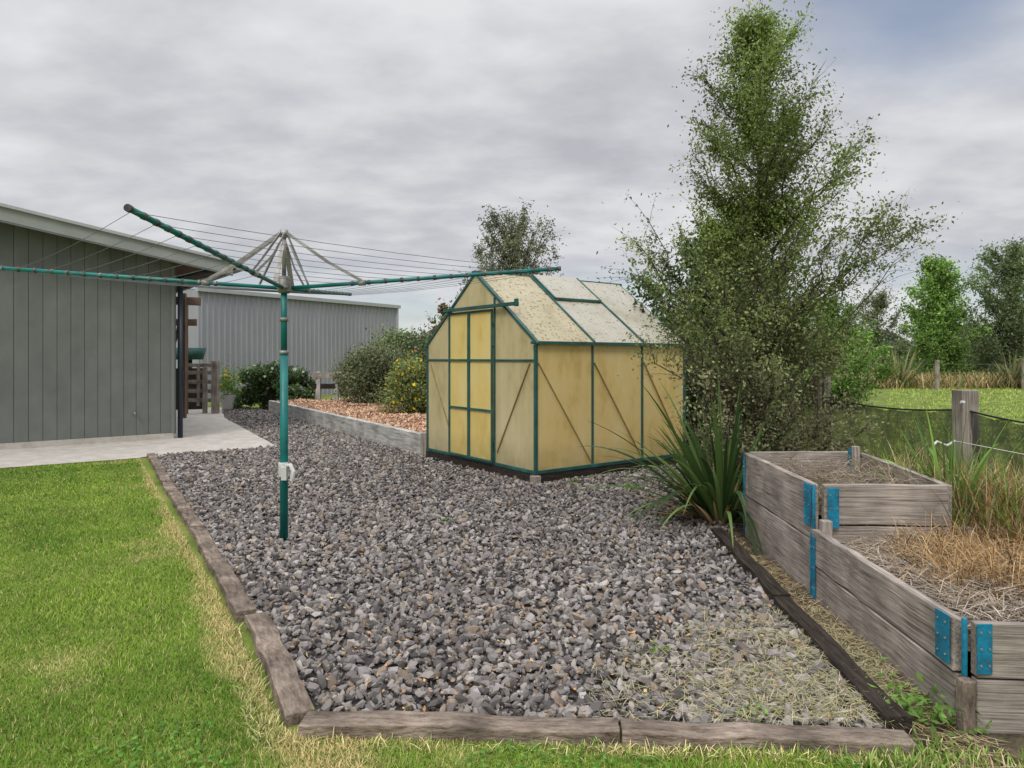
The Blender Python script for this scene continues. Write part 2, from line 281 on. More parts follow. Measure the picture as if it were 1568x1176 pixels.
for a in (.03,.93,1.83): dg.beam((a,-.012,1.44),(a+(.84 if a<1.8 else .8),-.012,.2),.010,.020,(0,1,0))
dg.beam((-.012,.1,1.44),(-.012,.78,.3),.010,.02,(1,0,0)); dg.beam((-.012,2.5,1.42),(-.012,1.95,.5),.010,.02,(1,0,0))
dg.obj('braces',nmat('bronze_brace',[(.3,(.26,.20,.09)),(.7,(.38,.31,.15))],(1,1,1),8,4,.5),gh)
def quad(name,pts,mat):
    mb=MB(); mb.poly(pts); return mb.obj(name,mat,gh)
for i,(a,b) in enumerate(((0,.9),(.9,1.8),(1.8,L_))):
    quad('side_panel_%d'%i,[(a,.003*i-.004,zb),(b,.003*i-.004,zb),(b,.003*i-.004,ze),(a,.003*i-.004,ze)],M['poly_side']); quad('back_panel_%d'%i,[(a,W_,zb),(b,W_,zb),(b,W_,ze),(a,W_,ze)],M['poly_side'])
quad('gable_panel_right',[(0,0,zb),(0,.843,zb),(0,.843,roofz(.843)),(0,0,ze)],M['poly_front'])
quad('gable_panel_left',[(0,1.906,zb),(0,W_,zb),(0,W_,ze),(0,1.906,roofz(1.906))],M['poly_front'])
quad('gable_panel_top',[(0,.843,2.12),(0,1.906,2.12),(0,1.906,roofz(1.906)),(0,W_/2,zr),(0,.843,roofz(.843))],M['poly_front'])
quad('gable_far',[(L_,0,zb),(L_,W_,zb),(L_,W_,ze),(L_,W_/2,zr),(L_,0,ze)],M['poly_front'])
quad('door_panel_a',[(-.035,.86,zb+.04),(-.035,1.385,zb+.04),(-.035,1.385,2.12),(-.035,.86,2.12)],M['poly_door'])
quad('door_panel_b',[(-.035,1.41,zb+.04),(-.035,1.89,zb+.04),(-.035,1.89,2.12),(-.035,1.41,2.12)],M['poly_door'])
dr=MB()
for a,b in ((.85,1.385),(1.41,1.90)):
    for yy in (a,b): dr.box((-.045,yy,1.14),(.026,.022,1.97))
    for zz in (.17,.82,1.47,2.11): dr.box((-.045,(a+b)/2,zz),(.024,b-a-.03,.028))
dr.obj('sliding_doors',M['teal_dark'],gh,.003)
rl=MB(); rl.box((-.07,1.13,2.16),(.05,1.72,.042)); rl.box((-.07,.29,2.17),(.05,.03,.09)); rl.obj('door_rail',M['teal_dark'],gh,.003)
def rp(xx,s,o=.0):
    return (xx,-.05*(1-s)+W_/2*s, ze-.02*(1-s)+ (zr-ze)*s+.012*s+o)
for i,(a,b,mt) in enumerate(((0.02,.885,'poly_roof1'),(.915,1.785,'poly_roof2'),(1.815,L_-.02,'poly_roof2'))):
    quad('roof_panel_%d'%i,[rp(a,0,.03),rp(b,0,.03),rp(b,.99,.03),rp(a,.99,.03)],M[mt])
    q=[rp(a,0,.03),rp(b,0,.03),rp(b,.99,.03),rp(a,.99,.03)]; quad('rear_roof_panel_%d'%i,[(p[0],W_-p[1],p[2]) for p in q],M[mt])
rs_=MB()
for xx in (.9,1.8): rs_.beam(rp(xx,0,.045),rp(xx,.99,.045),.028,.012)
rs_.beam(rp(.0,.0,.02),rp(L_,.0,.02),.03,.036); rs_.obj('roof_bars',M['teal_dark'],gh)
rv=MB()
rv.beam(rp(.93,.60,.06),rp(1.77,.60,.06),.03,.03); rv.beam(rp(.93,.60,.06),rp(.93,.98,.06),.024,.03); rv.beam(rp(1.77,.60,.06),rp(1.77,.98,.06),.024,.03)
rv.obj('roof_vent_frame',M['teal_dark'],gh); quad('roof_vent',[rp(.93,.60,.068),rp(1.77,.60,.068),rp(1.77,.98,.068),rp(.93,.98,.068)],M['poly_roof2'])
# ---------------------------------------------------------------- rotary clothesline
cl=empty('rotary_clothesline',(-1.87,5.60,0),math.radians(-1.3))
p=MB(); p.tube([(0,0,0),(0,0,1.55)],.032,16); p.tube([(0,0,1.55),(0,0,2.08)],.025,16); p.obj('pole',M['teal'],cl)
p=MB(); p.tube([(0,0,1.80),(0,0,1.83)],.034,16); p.tube([(0,0,2.03),(0,0,2.17)],.045,12); p.tube([(0,0,2.17),(0,0,2.52)],.018,8); p.tube([(0,0,2.49),(0,0,2.55)],.034,12); p.tube([(0,0,1.53),(0,0,1.56)],.037,14)
p.box((0.045,-.01,2.10),(.05,.05,.11)); p.tube([(0,0,2.06),(0,0,2.09)],.058,12)
R=2.30; hz,tz=2.07,2.235; dirs=[(0.02,-1),(1,.02),(-1,-.02),(-.02,1)]; RR=[2.26,2.26,2.42,2.26]
def ap(d,r,o=0): return (d[0]*r,d[1]*r,hz+(tz-hz)*r/R+o)
arms=MB(); clips=MB()
for di,d in enumerate(dirs):
    Re=RR[di]
    arms.tube([ap(d,.05),ap(d,Re)],.0165,10); clips.tube([ap(d,Re-.015),ap(d,Re+.01)],.020,10)
    s=.64; off=.035; mid=Vector(ap(d,.36,.19))
    top=Vector((d[0]*.03,d[1]*.03,2.52))
    for sg in(-1,1):
        o_=Vector((-d[1]*sg*off,d[0]*sg*off,0)); a=Vector(ap(d,s,.015))
        p.beam(top+o_*.5,mid+o_*.9,.005,.024); p.beam(mid+o_*.9,a+o_*.5,.005,.024)
    p.beam((d[0]*.05,d[1]*.05,2.42),ap(d,.20,.02),.04,.006)
    p.tube([ap(d,s-.03),ap(d,s+.03)],.024,8)
    for r in np.arange(.55,Re-.04,.135 if di else .12):
        a=ap(d,r); b=ap(d,r+.022); clips.tube([a,b],.0205,8)
p.obj('struts_and_hub',M['galv'],cl); arms.obj('arms',M['teal'],cl); clips.obj('line_clips',nmat('clip_grey',[(.3,(.03,.03,.03)),(.55,(.10,.10,.09)),(.7,(.4,.4,.38))],(1,1,1),14,3,.6),cl)
w=MB(); order=[0,1,3,2]
for r in np.linspace(.62,R-.06,8):
    for i in range(4):
        a=Vector(ap(dirs[order[i]],r,-.012));b=Vector(ap(dirs[order[(i+1)%4]],r,-.012)); sag=.014*r
        w.tube([a.lerp(b,tt)-Vector((0,0,sag*4*tt*(1-tt))) for tt in np.linspace(0,1,7)],.0018,4,False)
w.obj('line_wires',M['wire'],cl)
h=MB(); h.tube([(.02,-.03,.62),(.075,-.06,.63),(.10,-.07,.58),(.09,-.07,.50)],[.016,.018,.02,.02],10); h.tube([(0,-.02,.645),(0,-.02,.53)],.038,12); h.box((.02,-.05,.56),(.045,.035,.11)); h.obj('winding_handle',M['white'],cl,.006)
# ---------------------------------------------------------------- left building
sb=empty('grey_board_building',(-6.27,12.6,0),0)
dl=Vector((-.791,-.614,0)); nr=Vector((.614,-.791,0))
def WP(s,o,z): v=dl*s+nr*o; return (v.x,v.y,z)
def rt(s): return 3.49+.169*s
bd=MB(); bk=MB()
bk.poly([WP(0,-.012,.1),WP(11,-.012,.1),WP(11,-.012,rt(11)-.1),WP(0,-.012,rt(0)-.1)])
bk.poly([WP(0,-.012,.1),WP(0,-6,.1),WP(0,-6,rt(0)-.1),WP(0,-.012,rt(0)-.1)])
s=0
while s<10.9:
    a,b=s+.003,s+.193; i=len(bd.v)
    for o in(0.0,-.02):
        bd.v+= [Vector(WP(a,o,.12)),Vector(WP(b,o,.12)),Vector(WP(b,o,rt(b)-.22)),Vector(WP(a,o,rt(a)-.22))]
    for q in((0,1,2,3),(4,7,6,5),(0,3,7,4),(1,5,6,2),(0,4,5,1)): bd.f.append([i+k for k in q]); bd.sm.append(False)
    s+=.197
bk.obj('wall_backing',M['groove'],sb); bd.obj('wall_boards',M['grey_wall'],sb)
pl=MB(); pl.beam(WP(-.02,-.02,.055),WP(11,-.02,.055),.10,.12); pl.obj('foundation',M['concrete'],sb)
tb=MB(); tb.beam(WP(-.02,.008,.1),WP(-.02,.008,3.2),.06,.06); tb.obj('corner_trim',M['grey_wall'],sb)
def slab(name,s0,s1,o0,o1,z0,z1,mat):
    m_=MB()
    for s_,o_ in((s0,o0),(s1,o0),(s1,o1),(s0,o1)):
        for zz in(z0,z1): m_.v.append(Vector(WP(s_,o_,rt(s_)+zz)))
    for q in((0,2,3,1),(2,4,5,3),(4,6,7,5),(6,0,1,7),(1,3,5,7),(0,6,4,2)): m_.f.append(list(q)); m_.sm.append(False)
    return m_.obj(name,mat,sb)
slab('fascia',-.95,11,.42,.45,-.26,-.05,M['fascia']); slab('roof_sheet',-1.0,11,.50,-7,-.05,.0,M['steel_trim']); slab('end_fascia',-.95,-.92,.415,-7,-.24,-.052,M['fascia'])
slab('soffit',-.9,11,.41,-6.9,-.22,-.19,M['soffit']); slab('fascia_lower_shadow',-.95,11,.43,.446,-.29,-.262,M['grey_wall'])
slab('gutter',-1.12,-1.0,.5,-7,-.16,-.04,M['fascia'])
dp=MB(); dp.tube([WP(-.14,-.02,.02),WP(-.14,-.02,3.0),WP(-.5,.0,3.12),WP(-1.0,.0,3.2)],.045,10); dp.obj('downpipe',M['navy'],sb)
tp=MB(); tp.tube([WP(.62,.0,.52),WP(.62,.07,.52),WP(.62,.07,.46)],.018,8); tp.obj('outdoor_tap',M['galv'],sb)
pg=empty('timber_lean_to',(0,0,0))
for i,(x0,y0) in enumerate(((-8.12,16.9),(-8.7,18.2),(-9.1,16.2))): board('post_%d'%i,(x0,y0,0),(x0,y0,3.1),.10,.10,M['soffit'],pg)
board('beam_a',(-9.4,16.7,2.95),(-7.75,17.0,2.9),.06,.2,M['soffit'],pg); board('brace_a',(-8.7,17.6,1.9),(-8.1,16.92,2.85),.05,.12,M['soffit'],pg); board('beam_b',(-9.6,18.2,2.45),(-8.45,18.3,2.45),.06,.18,M['soffit'],pg)
board('back_wall',(-10.6,19.3,.6),(-8.95,19.9,.6),.05,1.2,M['wood_dark'],pg)
gt=empty('timber_gate')
for z in(.35,.6,.85,1.1,1.3): board('rail',(-9.05,18.6,z),(-8.15,18.5,z),.03,.10,M['wood'],gt)
board('gate_post',(-7.95,18.3,0),(-7.95,18.3,1.42),.16,.16,M['wood'],gt); board('gate_stile',(-8.5,18.5,.2),(-8.5,18.5,1.35),.05,.1,M['wood'],gt)
board('gate_post_b',(-8.25,18.35,0),(-8.25,18.35,1.25),.1,.1,M['wood'],gt)
wb=MB(); wb.tube([(-9.75,20.6,1.45),(-9.75,20.6,1.8)],[.4,.5],14); wb.tube([(-9.75,20.6,0),(-9.75,20.6,1.45)],[.1,.1],8); wb.obj('green_tub',M['teal_dark'])
fs=empty('corrugated_shed'); a=Vector((-10.7,23.3,0)); b=Vector((-5.3,31.3,0)); d=(b-a); Ln=d.length; d.normalize(); nn_=Vector((d.y,-d.x,0)); mb=MB(); H=3.84
pr=[(0,0),(.08,0),(.10,.03),(.14,.03),(.16,0)]; pp=[]
s=0
while s<Ln:
    for q,o in pr[:-1]: pp.append(a+d*min(s+q,Ln)+nn_*o)
    s+=.22
for i in range(len(pp)-1): mb.poly([pp[i],pp[i+1],pp[i+1]+Vector((0,0,H)),pp[i]+Vector((0,0,H))])
mb.obj('ribbed_wall',M['steel'],fs)
mb=MB(); mb.beam(a+Vector((0,0,H))+nn_*.06-d*.1,b+Vector((0,0,H-.0))+nn_*.06+d*.15,.16,.14); mb.beam(b+nn_*.02+d*.02,b+nn_*.02+d*.02+Vector((0,0,H-.08)),.12,.12); mb.obj('trim',M['steel_trim'],fs)
mb=MB(); e=b-nn_*7; e2=a-nn_*7; mb.poly([b,e,e+Vector((0,0,H+.4)),b+Vector((0,0,H))]); mb.poly([a,e2,e2+Vector((0,0,H+.4)),a+Vector((0,0,H))]); up=Vector((0,0,H+.02)); mb.poly([a+up,b+up,e+up+Vector((0,0,.4)),e2+up+Vector((0,0,.4))]); mb.obj('roof_and_ends',M['steel'],fs)
# ---------------------------------------------------------------- mulch bed
MP=[(-1.30,10.62),(-6.5,18.72),(-4.4,21),(-.8,16.5),(.6,12.6)]
sheet('mulch_bed',MP,.26,M['mulchbase'])
x,y=samp(MP,16000,.5); n=len(x)
mbump=.26+.07*np.clip(vn(x,y,1.5)+.3,0,1)
leaves('bark_mulch',np.stack([x,y,mbump+rng.uniform(0,.05,n)],1),.042,pick([(.62,.39,.26),(.48,.30,.19),(.70,.49,.34),(.30,.18,.11),(.60,.44,.31)],n),mat=M['dry'],flat=.6,aspect=.35)
sl=empty('sleeper_wall'); A=Vector((-1.35,10.5,0));B=Vector((-6.62,18.75,0))
for i in range(4):
    p0=A.lerp(B,i/4+.002)+Vector((0,0,.165));p1=A.lerp(B,(i+1)/4-.002)+Vector((0,0,.165)); board('sleeper_%d'%i,p0,p1,.12,.33,M['sleeper_pale'],sl,warp=.006)
board('end_post',(-1.32,10.42,0),(-1.32,10.42,.36),.14,.14,M['wood'],sl); board('end_sleeper',(-1.24,10.5,.16),(.2,11.6,.16),.1,.3,M['sleeper_pale'],sl)
rf=empty('timber_retaining_fence')
for x0 in(-5.35,-4.9,-4.4): board('post',(x0,19.0+(x0+5)*.4,.2),(x0,19.0+(x0+5)*.4,1.12),.12,.12,M['sleeper_pale'],rf)
board('rail_top',(-5.5,18.75,1.02),(-4.1,19.3,1.0),.06,.14,M['wood'],rf); board('rail_mid',(-5.5,18.78,.72),(-4.1,19.33,.7),.05,.14,M['wood_dark'],rf)
# ---------------------------------------------------------------- vegetation
def K(cols,f): return [tuple(v*f for v in c) for c in cols]
def bush(name,c,rx,ry,h,n,leaf,cols,z0=.0,blobs=28,flowers=None,nf=0):
    cols=K(cols,2.0)
    e=empty(name,(c[0],c[1],0)); cs=[];cc=[];st=MB()
    per=n//blobs
    for i in range(blobs):
        t=random.uniform(0,2*math.pi); q=math.sqrt(random.random())*.8; zz=random.random()**.8
        wz=math.sqrt(max(0,1-(zz*.85)**2.4)); p=np.array([math.cos(t)*q*rx*wz,math.sin(t)*q*ry*wz,z0+zz*(h-z0)*.85]); r=random.uniform(.22,.42)*min(rx,ry,h*.6)
        v=rng.normal(size=(per,3)); v/=np.linalg.norm(v,axis=1)[:,None]; rad=r*rng.random((per,1))**.35*rng.uniform(.8,1.6,(per,1)); P=p+v*rad; P[:,2]=np.abs(P[:,2]-.02)+.02
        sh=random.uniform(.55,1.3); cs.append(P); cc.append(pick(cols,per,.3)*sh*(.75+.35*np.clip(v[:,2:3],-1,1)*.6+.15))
        st.tube([(p[0]*.15,p[1]*.15,0),(p[0]*.6,p[1]*.6,p[2]*.5),tuple(p)],[.012,.008,.004],4,False)
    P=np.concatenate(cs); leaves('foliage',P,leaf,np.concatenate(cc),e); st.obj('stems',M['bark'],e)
    if nf:
        idx=rng.integers(0,len(P),nf); F=P[idx]*np.array([1.1,1.1,1.04]); leaves('flowers',F,leaf*1.1,pick([flowers],nf,.15),e,aspect=.9)
    return e
def tree(name,base,prof,nl,nleaf,leaf,cols,tr=.06,clump=.09,rise=.9,extra=(),low=None,twk=4,lean=0,bare=0,seed=1,wander=.12,fol=1.8,even=.08,tips=0,rmin=.35,spread=1.0):
    cols=K(cols,fol)
    rd=random.Random(seed); e=empty(name,(base[0],base[1],0)); zs=[p[0] for p in prof]; rs=[p[1] for p in prof]; H=zs[-1]
    mb=MB(); tp=[];k=9
    for i in range(k+1):
        z=H*.97*i/k; tp.append(Vector((rd.uniform(-1,1)*.03*H*.3+lean*z,rd.uniform(-1,1)*.02*H*.3,z)))
    tp[0]=Vector((0,0,-.05)); mb.tube(tp,[max(.005,tr*(1-i/k)**.9) for i in range(k+1)],8)
    def trunk(z):
        t=max(0,min(k-1e-3,z/(H*.97)*k)); i=int(t); return tp[i].lerp(tp[i+1],t-i)
    anc=[];shade=[]; limbs=[]
    for i in range(nl):
        z1=zs[0]+(H-zs[0])*((i+.5)/nl)**.9+rd.uniform(-.1,.1)*H*.1; z1=min(z1,H*.985); r=float(np.interp(z1,zs,rs))*rd.uniform(rmin,1.12)
        az=i*2.39996+rd.uniform(-.6,.6); limbs.append((z1,r,az))
    for (x1,y1,z1) in extra: limbs.append((z1,math.hypot(x1,y1),math.atan2(y1,x1)))
    for z1,r,az in limbs:
        z0=max(.12,z1-r*rise*rd.uniform(.6,1.4)-rd.uniform(0,.2)); s=trunk(z0); en=trunk(z1)+Vector((math.cos(az)*r,math.sin(az)*r,0)); en.z=z1
        pts=[]; m=6
        for j in range(m+1):
            t=j/m; q=s.lerp(en,t); q.z=z0+(z1-z0)*(t**1.25); q+=Vector((rd.uniform(-1,1),rd.uniform(-1,1),rd.uniform(-1,1)*.6))*wander*.5*r*t*(1 if j<m else .5); pts.append(q)
        r0=min(tr*.3,.004+.007*(z1-z0+r)); mb.tube(pts,[r0*(1-j/m*.8) for j in range(m+1)],5,False)
        sh=rd.uniform(.55,1.4)
        for j in range(1,m+1):
            for q in range(twk):
                dv=Vector((math.cos(az)*.6+rd.uniform(-.8,.8),math.sin(az)*.6+rd.uniform(-.8,.8),rd.uniform(-.3,1))).normalized(); ln=(.12+.22*r)*rd.uniform(.5,1.3)*min(1,.5+H/12)
                p0=pts[j].lerp(pts[j-1],rd.random()); p1=p0+dv*ln; mb.tube([p0,p0.lerp(p1,.5)+Vector((0,0,.02)),p1],[.0025,.002,.001],3,False)
                for a_ in range(6):
                    anc.append(tuple(p0.lerp(p1,(a_+rd.random())/6))); shade.append(sh*rd.uniform(.8,1.2))
        for q in range(tips):
            dv=Vector((math.cos(az)*.7+rd.uniform(-.5,.5),math.sin(az)*.7+rd.uniform(-.5,.5),rd.uniform(.2,1.2))).normalized(); p0=pts[-1].lerp(pts[-2],rd.random()); p1=p0+dv*rd.uniform(.15,.32)*spread; mb.tube([p0,p1],[.0022*spread,.001],3,False)
            for a_ in range(5): anc.append(tuple(p0.lerp(p1,(a_+rd.random())/5))); shade.append(sh)
    anc=np.array(anc);shade=np.array(shade); keep=rng.random(len(anc))>bare; anc=anc[keep];shade=shade[keep]
    wgt=np.clip(.5+vn(anc[:,0]*3+anc[:,1]*2,anc[:,2]*3,1.2,seed),even,1.3); wgt/=wgt.sum()
    idx=rng.choice(len(anc),nleaf,p=wgt); P=anc[idx]+rng.normal(size=(nleaf,3))*clump*rng.uniform(.1,1,(nleaf,1))**1.5; P[:,2]=np.maximum(P[:,2],.03)
    c=pick(cols,nleaf,.25)*shade[idx][:,None]
    if low is not None:
        f=np.clip((P[:,2:3]-low[0])/(low[1]-low[0])+rng.normal(0,.18,(nleaf,1))+.3*vn(P[:,0:1],P[:,2:3],2.5),0,1); c=c*f+pick(K(low[2],fol),nleaf,.25)*shade[idx][:,None]*(1-f)
    leaves('foliage',P,leaf,c,e); mb.obj('trunk_and_branches',M['bark'],e); return e
G=[(.12,.17,.04),(.15,.20,.055),(.09,.125,.032),(.19,.235,.075)]
OL=[(.16,.15,.09),(.19,.18,.11),(.13,.125,.07),(.12,.135,.06)]
tree('shrub_tree',(2.5,7.0),[(.35,.5),(.8,.9),(1.3,1.1),(1.9,1.15),(2.5,1.15),(3.1,1.08),(3.6,1.0),(4.0,.82),(4.4,.58),(4.75,.28),(4.98,.05)],116,104000,.0185,G,tr=.055,clump=.115,rise=.95,extra=[(1.5,.1,2.95),(1.4,-.2,2.75),(1.45,.2,2.5),(1.5,.3,3.1),(1.3,0,2.85),(-1.2,0,2.9),(-1.25,-.2,2.35),(1.2,-.1,2.2)],low=(.8,2.6,OL),twk=5,seed=3,fol=1.65,even=.13,tips=3,wander=.28,rmin=.3)
tree('dark_shrub',(3.3,10.9),[(.2,1.2),(1.0,1.5),(2.0,1.5),(2.8,1.25),(3.3,.8),(3.6,.3)],70,50000,.045,[(.035,.06,.02),(.05,.085,.025),(.065,.10,.032)],tr=.08,clump=.18,seed=5,even=.4)
tree('willow_tree',(0,25),[(.8,1.0),(2.5,1.5),(4.2,1.7),(5.4,1.65),(6.2,1.35),(6.9,.9)],130,44000,.05,[(.11,.125,.07),(.15,.15,.095),(.085,.095,.055)],tr=.13,clump=.17,rise=1.9,seed=9,even=.4,tips=3,spread=1.8)
tree('round_tree',(23.1,37),[(.3,1.5),(2.2,2.0),(4.4,1.85),(6.0,1.4),(6.9,.6)],70,30000,.085,[(.10,.17,.04),(.14,.22,.05),(.07,.12,.03)],tr=.18,clump=.3,seed=12,even=.3,fol=2.1)
tree('round_tree',(27.0,37),[(.4,1.8),(2.4,2.6),(4.6,2.6),(6.4,1.8),(7.7,.7)],80,34000,.08,[(.11,.145,.065),(.14,.17,.085),(.08,.11,.05)],tr=.18,clump=.28,rise=1.4,seed=13,even=.3,tips=3,fol=2.0,spread=2.4)
tree('thin_tree',(24.6,46),[(1,1.2),(2.6,1.9),(4.4,1.8),(6.0,.6)],50,10000,.08,[(.10,.125,.065),(.13,.15,.085)],tr=.12,clump=.28,seed=15,tips=3,spread=2.4)
tree('garden_tree',(9.6,20.5),[(.2,1.1),(1.5,1.5),(2.4,1.3),(3.2,.4)],50,24000,.05,[(.11,.19,.04),(.14,.23,.05),(.07,.12,.03)],tr=.07,clump=.2,seed=17,even=.3)
tree('photinia_shrub',(-1.45,15.2),[(.4,.5),(1.4,.75),(2.1,.6),(2.75,.15)],36,7000,.045,[(.06,.10,.03),(.09,.12,.04),(.22,.06,.04)],tr=.05,clump=.12,seed=19)
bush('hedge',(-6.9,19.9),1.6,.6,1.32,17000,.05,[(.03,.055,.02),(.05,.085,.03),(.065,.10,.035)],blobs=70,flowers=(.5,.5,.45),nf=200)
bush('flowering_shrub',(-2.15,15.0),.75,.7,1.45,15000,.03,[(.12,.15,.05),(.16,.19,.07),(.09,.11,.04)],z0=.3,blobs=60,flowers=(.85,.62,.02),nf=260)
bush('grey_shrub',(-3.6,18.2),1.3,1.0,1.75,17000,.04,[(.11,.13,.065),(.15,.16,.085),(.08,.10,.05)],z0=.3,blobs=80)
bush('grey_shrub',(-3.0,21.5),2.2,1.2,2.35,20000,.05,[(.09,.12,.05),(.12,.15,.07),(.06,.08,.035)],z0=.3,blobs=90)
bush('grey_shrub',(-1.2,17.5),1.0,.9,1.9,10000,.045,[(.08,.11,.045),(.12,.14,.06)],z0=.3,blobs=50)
for nm,x0,x1,yy,hh,num,cs in (('distant_trees',-60,140,120,8,52,[(.13,.16,.12),(.16,.19,.14)]),('far_hedge',14,62,60,4.2,26,[(.15,.19,.08),(.19,.23,.10),(.12,.16,.065)])):
    P=[];C=[]
    for i in range(num):
        cx=x0+(x1-x0)*(i+random.uniform(-.3,.3))/num; cy=yy+random.uniform(-.06,.06)*yy; h=hh*random.uniform(.45,1.15); r=(x1-x0)/num*random.uniform(.5,.9); sh=random.uniform(.75,1.25)
        for b_ in range(9):
            q=np.array([cx+random.uniform(-1,1)*r*.7,cy+random.uniform(-1,1)*r*.7,h*random.uniform(.12,.85)]); m_=150 if hh>5 else 320
            v=rng.normal(size=(m_,3)); v/=np.linalg.norm(v,axis=1)[:,None]; P.append(q+v*r*.45*rng.random((m_,1))**.4*np.array([1,1,1.2])); C.append(pick(cs,m_)*sh)
    P=np.concatenate(P); P[:,2]=np.abs(P[:,2]); leaves(nm,P,.30 if hh>5 else .15,np.concatenate(C))
def flax(name,c,n,Ln,W,cols,z0=0,up=.75,droop=.35,biasx=0,biasy=0,rad=.10):
    az=rng.uniform(0,2*np.pi,n); sp=rng.uniform(.1,1,n)**.8; D=np.stack([np.cos(az)*sp+biasx,np.sin(az)*sp+biasy,np.full(n,up)+rng.uniform(-.15,.7,n)],1); B=np.stack([c[0]+np.cos(az)*rad*sp,c[1]+np.sin(az)*rad*sp,np.full(n,z0)],1)
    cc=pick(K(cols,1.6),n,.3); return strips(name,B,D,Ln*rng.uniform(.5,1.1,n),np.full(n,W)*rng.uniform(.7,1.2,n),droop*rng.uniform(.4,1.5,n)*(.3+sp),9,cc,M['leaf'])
fx=flax('flax_plant',(1.92,6.3),170,1.8,.048,[(.04,.08,.022),(.06,.11,.028),(.03,.055,.018),(.10,.15,.045)],up=.85,droop=.55,biasx=-.18,rad=.18)
fxd=flax('flax_dead_leaves',(1.88,6.2),70,.8,.035,[(.30,.19,.09),(.20,.13,.07),(.12,.08,.05)],up=.12,droop=.25,rad=.22); fxd.parent=fx
flax('flax_plant',(-5.3,21.5),60,1.5,.05,[(.10,.14,.05),(.07,.11,.03)],z0=.3,up=1.6,droop=.15)
for p in((17.6,34.5),(18.6,35.0),(19.4,34.2),(24.9,34),(26.2,33.5),(12.5,26)): flax('flax_plant',p,90,2.7,.10,[(.13,.16,.07),(.26,.21,.11),(.09,.12,.045)],up=1.1,droop=.4,rad=.3)
flax('flax_plant',(3.05,4.75),80,1.15,.028,[(.10,.20,.04),(.14,.25,.05),(.07,.14,.03)],z0=.3,up=1.4,droop=.5)
def tallgrass(name,P,n,h0,h1,cols,W=.005,z0=0,sp=.35,droop=.35,mat='dry',far=0,seg=3):
    x,y=samp(P,n,far); k=rng.random(n)<np.clip(.55+.7*vn(x,y,2.2,h0*9),.1,1); x=x[k];y=y[k];m_=len(x)
    D=np.stack([rng.normal(0,sp,m_),rng.normal(0,sp,m_),np.ones(m_)],1)
    return strips(name,np.stack([x,y,np.full(m_,z0)],1),D,rng.uniform(h0,h1,m_),np.full(m_,W)*(1+y*.04),droop,seg,pick(cols,m_,.35)*(1+.25*vn(x,y,.6,2))[:,None],M[mat])
ST=[(.50,.40,.23),(.40,.30,.15),(.58,.48,.31),(.30,.21,.11)]; GG=[(.17,.28,.05),(.22,.35,.07),(.13,.21,.04)]
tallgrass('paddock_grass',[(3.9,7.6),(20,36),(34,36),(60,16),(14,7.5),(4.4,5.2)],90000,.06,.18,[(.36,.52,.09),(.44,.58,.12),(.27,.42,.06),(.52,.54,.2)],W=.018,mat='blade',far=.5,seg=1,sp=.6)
tallgrass('dry_reeds',[(11,33),(34,33),(36,36),(11,36)],9000,.7,1.5,[(.52,.38,.2),(.40,.28,.14),(.26,.30,.11)],W=.02)
tallgrass('fence_weeds',[(2.9,6.2),(3.8,5.0),(4.1,4.2),(3.9,5.4),(3.4,7.6),(2.8,7.6)],8000,.3,.95,GG+ST[:2],W=.006)
tallgrass('planter_weeds',[(2.75,4.3),(3.5,3.4),(3.5,5.4),(2.95,5.9)],6500,.4,1.0,GG+ST+[(.40,.22,.08)],W=.006,z0=.25)
tallgrass('brown_grass_clump',[(2.15,3.35),(3.2,2.9),(3.3,4.2),(2.3,4.2)],5600,.2,.65,[(.50,.32,.15),(.42,.26,.12),(.58,.42,.23),(.28,.20,.11)],W=.0045,z0=.28,sp=.6,droop=.5)
tallgrass('planter_weeds',[(2.05,4.4),(2.7,4.35),(2.85,5.65),(2.05,5.6)],900,.08,.32,GG+ST,W=.005,z0=.48,sp=.6,droop=.5)
def litter(name,P,n,z0,z1,ln,cols,W=.005,wt=None):
    x,y=samp(P,n)
    if wt is not None: k=wt(x,y); x=x[k];y=y[k]
    m_=len(x); az=rng.uniform(0,2*np.pi,m_); D=np.stack([np.cos(az),np.sin(az),rng.normal(0.08,.16,m_)],1)
    return strips(name,np.stack([x,y,rng.uniform(z0,z1,m_)],1),D,rng.uniform(.4,1,m_)*ln,np.full(m_,W),rng.uniform(0,.25,m_),2,pick(cols,m_,.3),M['dry'])
litter('straw_mulch',[(1.95,2.9),(3.2,2.85),(3.2,4.2),(1.98,4.2)],6500,.31,.40,.2,[(.48,.41,.33),(.60,.53,.45),(.25,.19,.14),(.36,.29,.21)],W=.005)
litter('dead_twigs',[(2.05,4.4),(2.7,4.4),(2.82,5.65),(2.08,5.65)],3600,.50,.70,.26,[(.30,.24,.17),(.42,.36,.28),(.16,.12,.08)],W=.004)
litter('dry_grass_clippings',[(.3,2.75),(1.58,2.74),(1.85,3.4),(1.75,4.2),(1.25,4.0),(.4,3.3)],8500,.03,.055,.11,[(.46,.42,.23),(.36,.36,.18),(.54,.48,.31)],W=.003,wt=lambda x,y: rng.random(len(x))<np.clip((x-.3)/1.1+.5*vn(x,y,3),0,1)*np.clip((4.2-y)/1.1,0,1))
litter('soil_litter',[(1.6,2.3),(1.85,2.3),(1.85,5.7),(1.7,5.7)],2000,.01,.04,.12,ST+[(.12,.09,.06)],W=.005)
tallgrass('edge_weeds',[(1.62,2.62),(2.0,2.5),(2.05,2.3),(1.2,2.45)],1100,.04,.13,GG+ST[:1],W=.006,mat='blade')
tallgrass('edge_weeds',[(-1.5,3.80),(-.95,2.80),(-.90,2.70),(1.5,2.55),(1.5,2.50),(-1.0,2.62),(-1.6,3.78)],2600,.03,.09,[(.28,.36,.09),(.62,.52,.27)],W=.004,mat='blade',sp=.6)
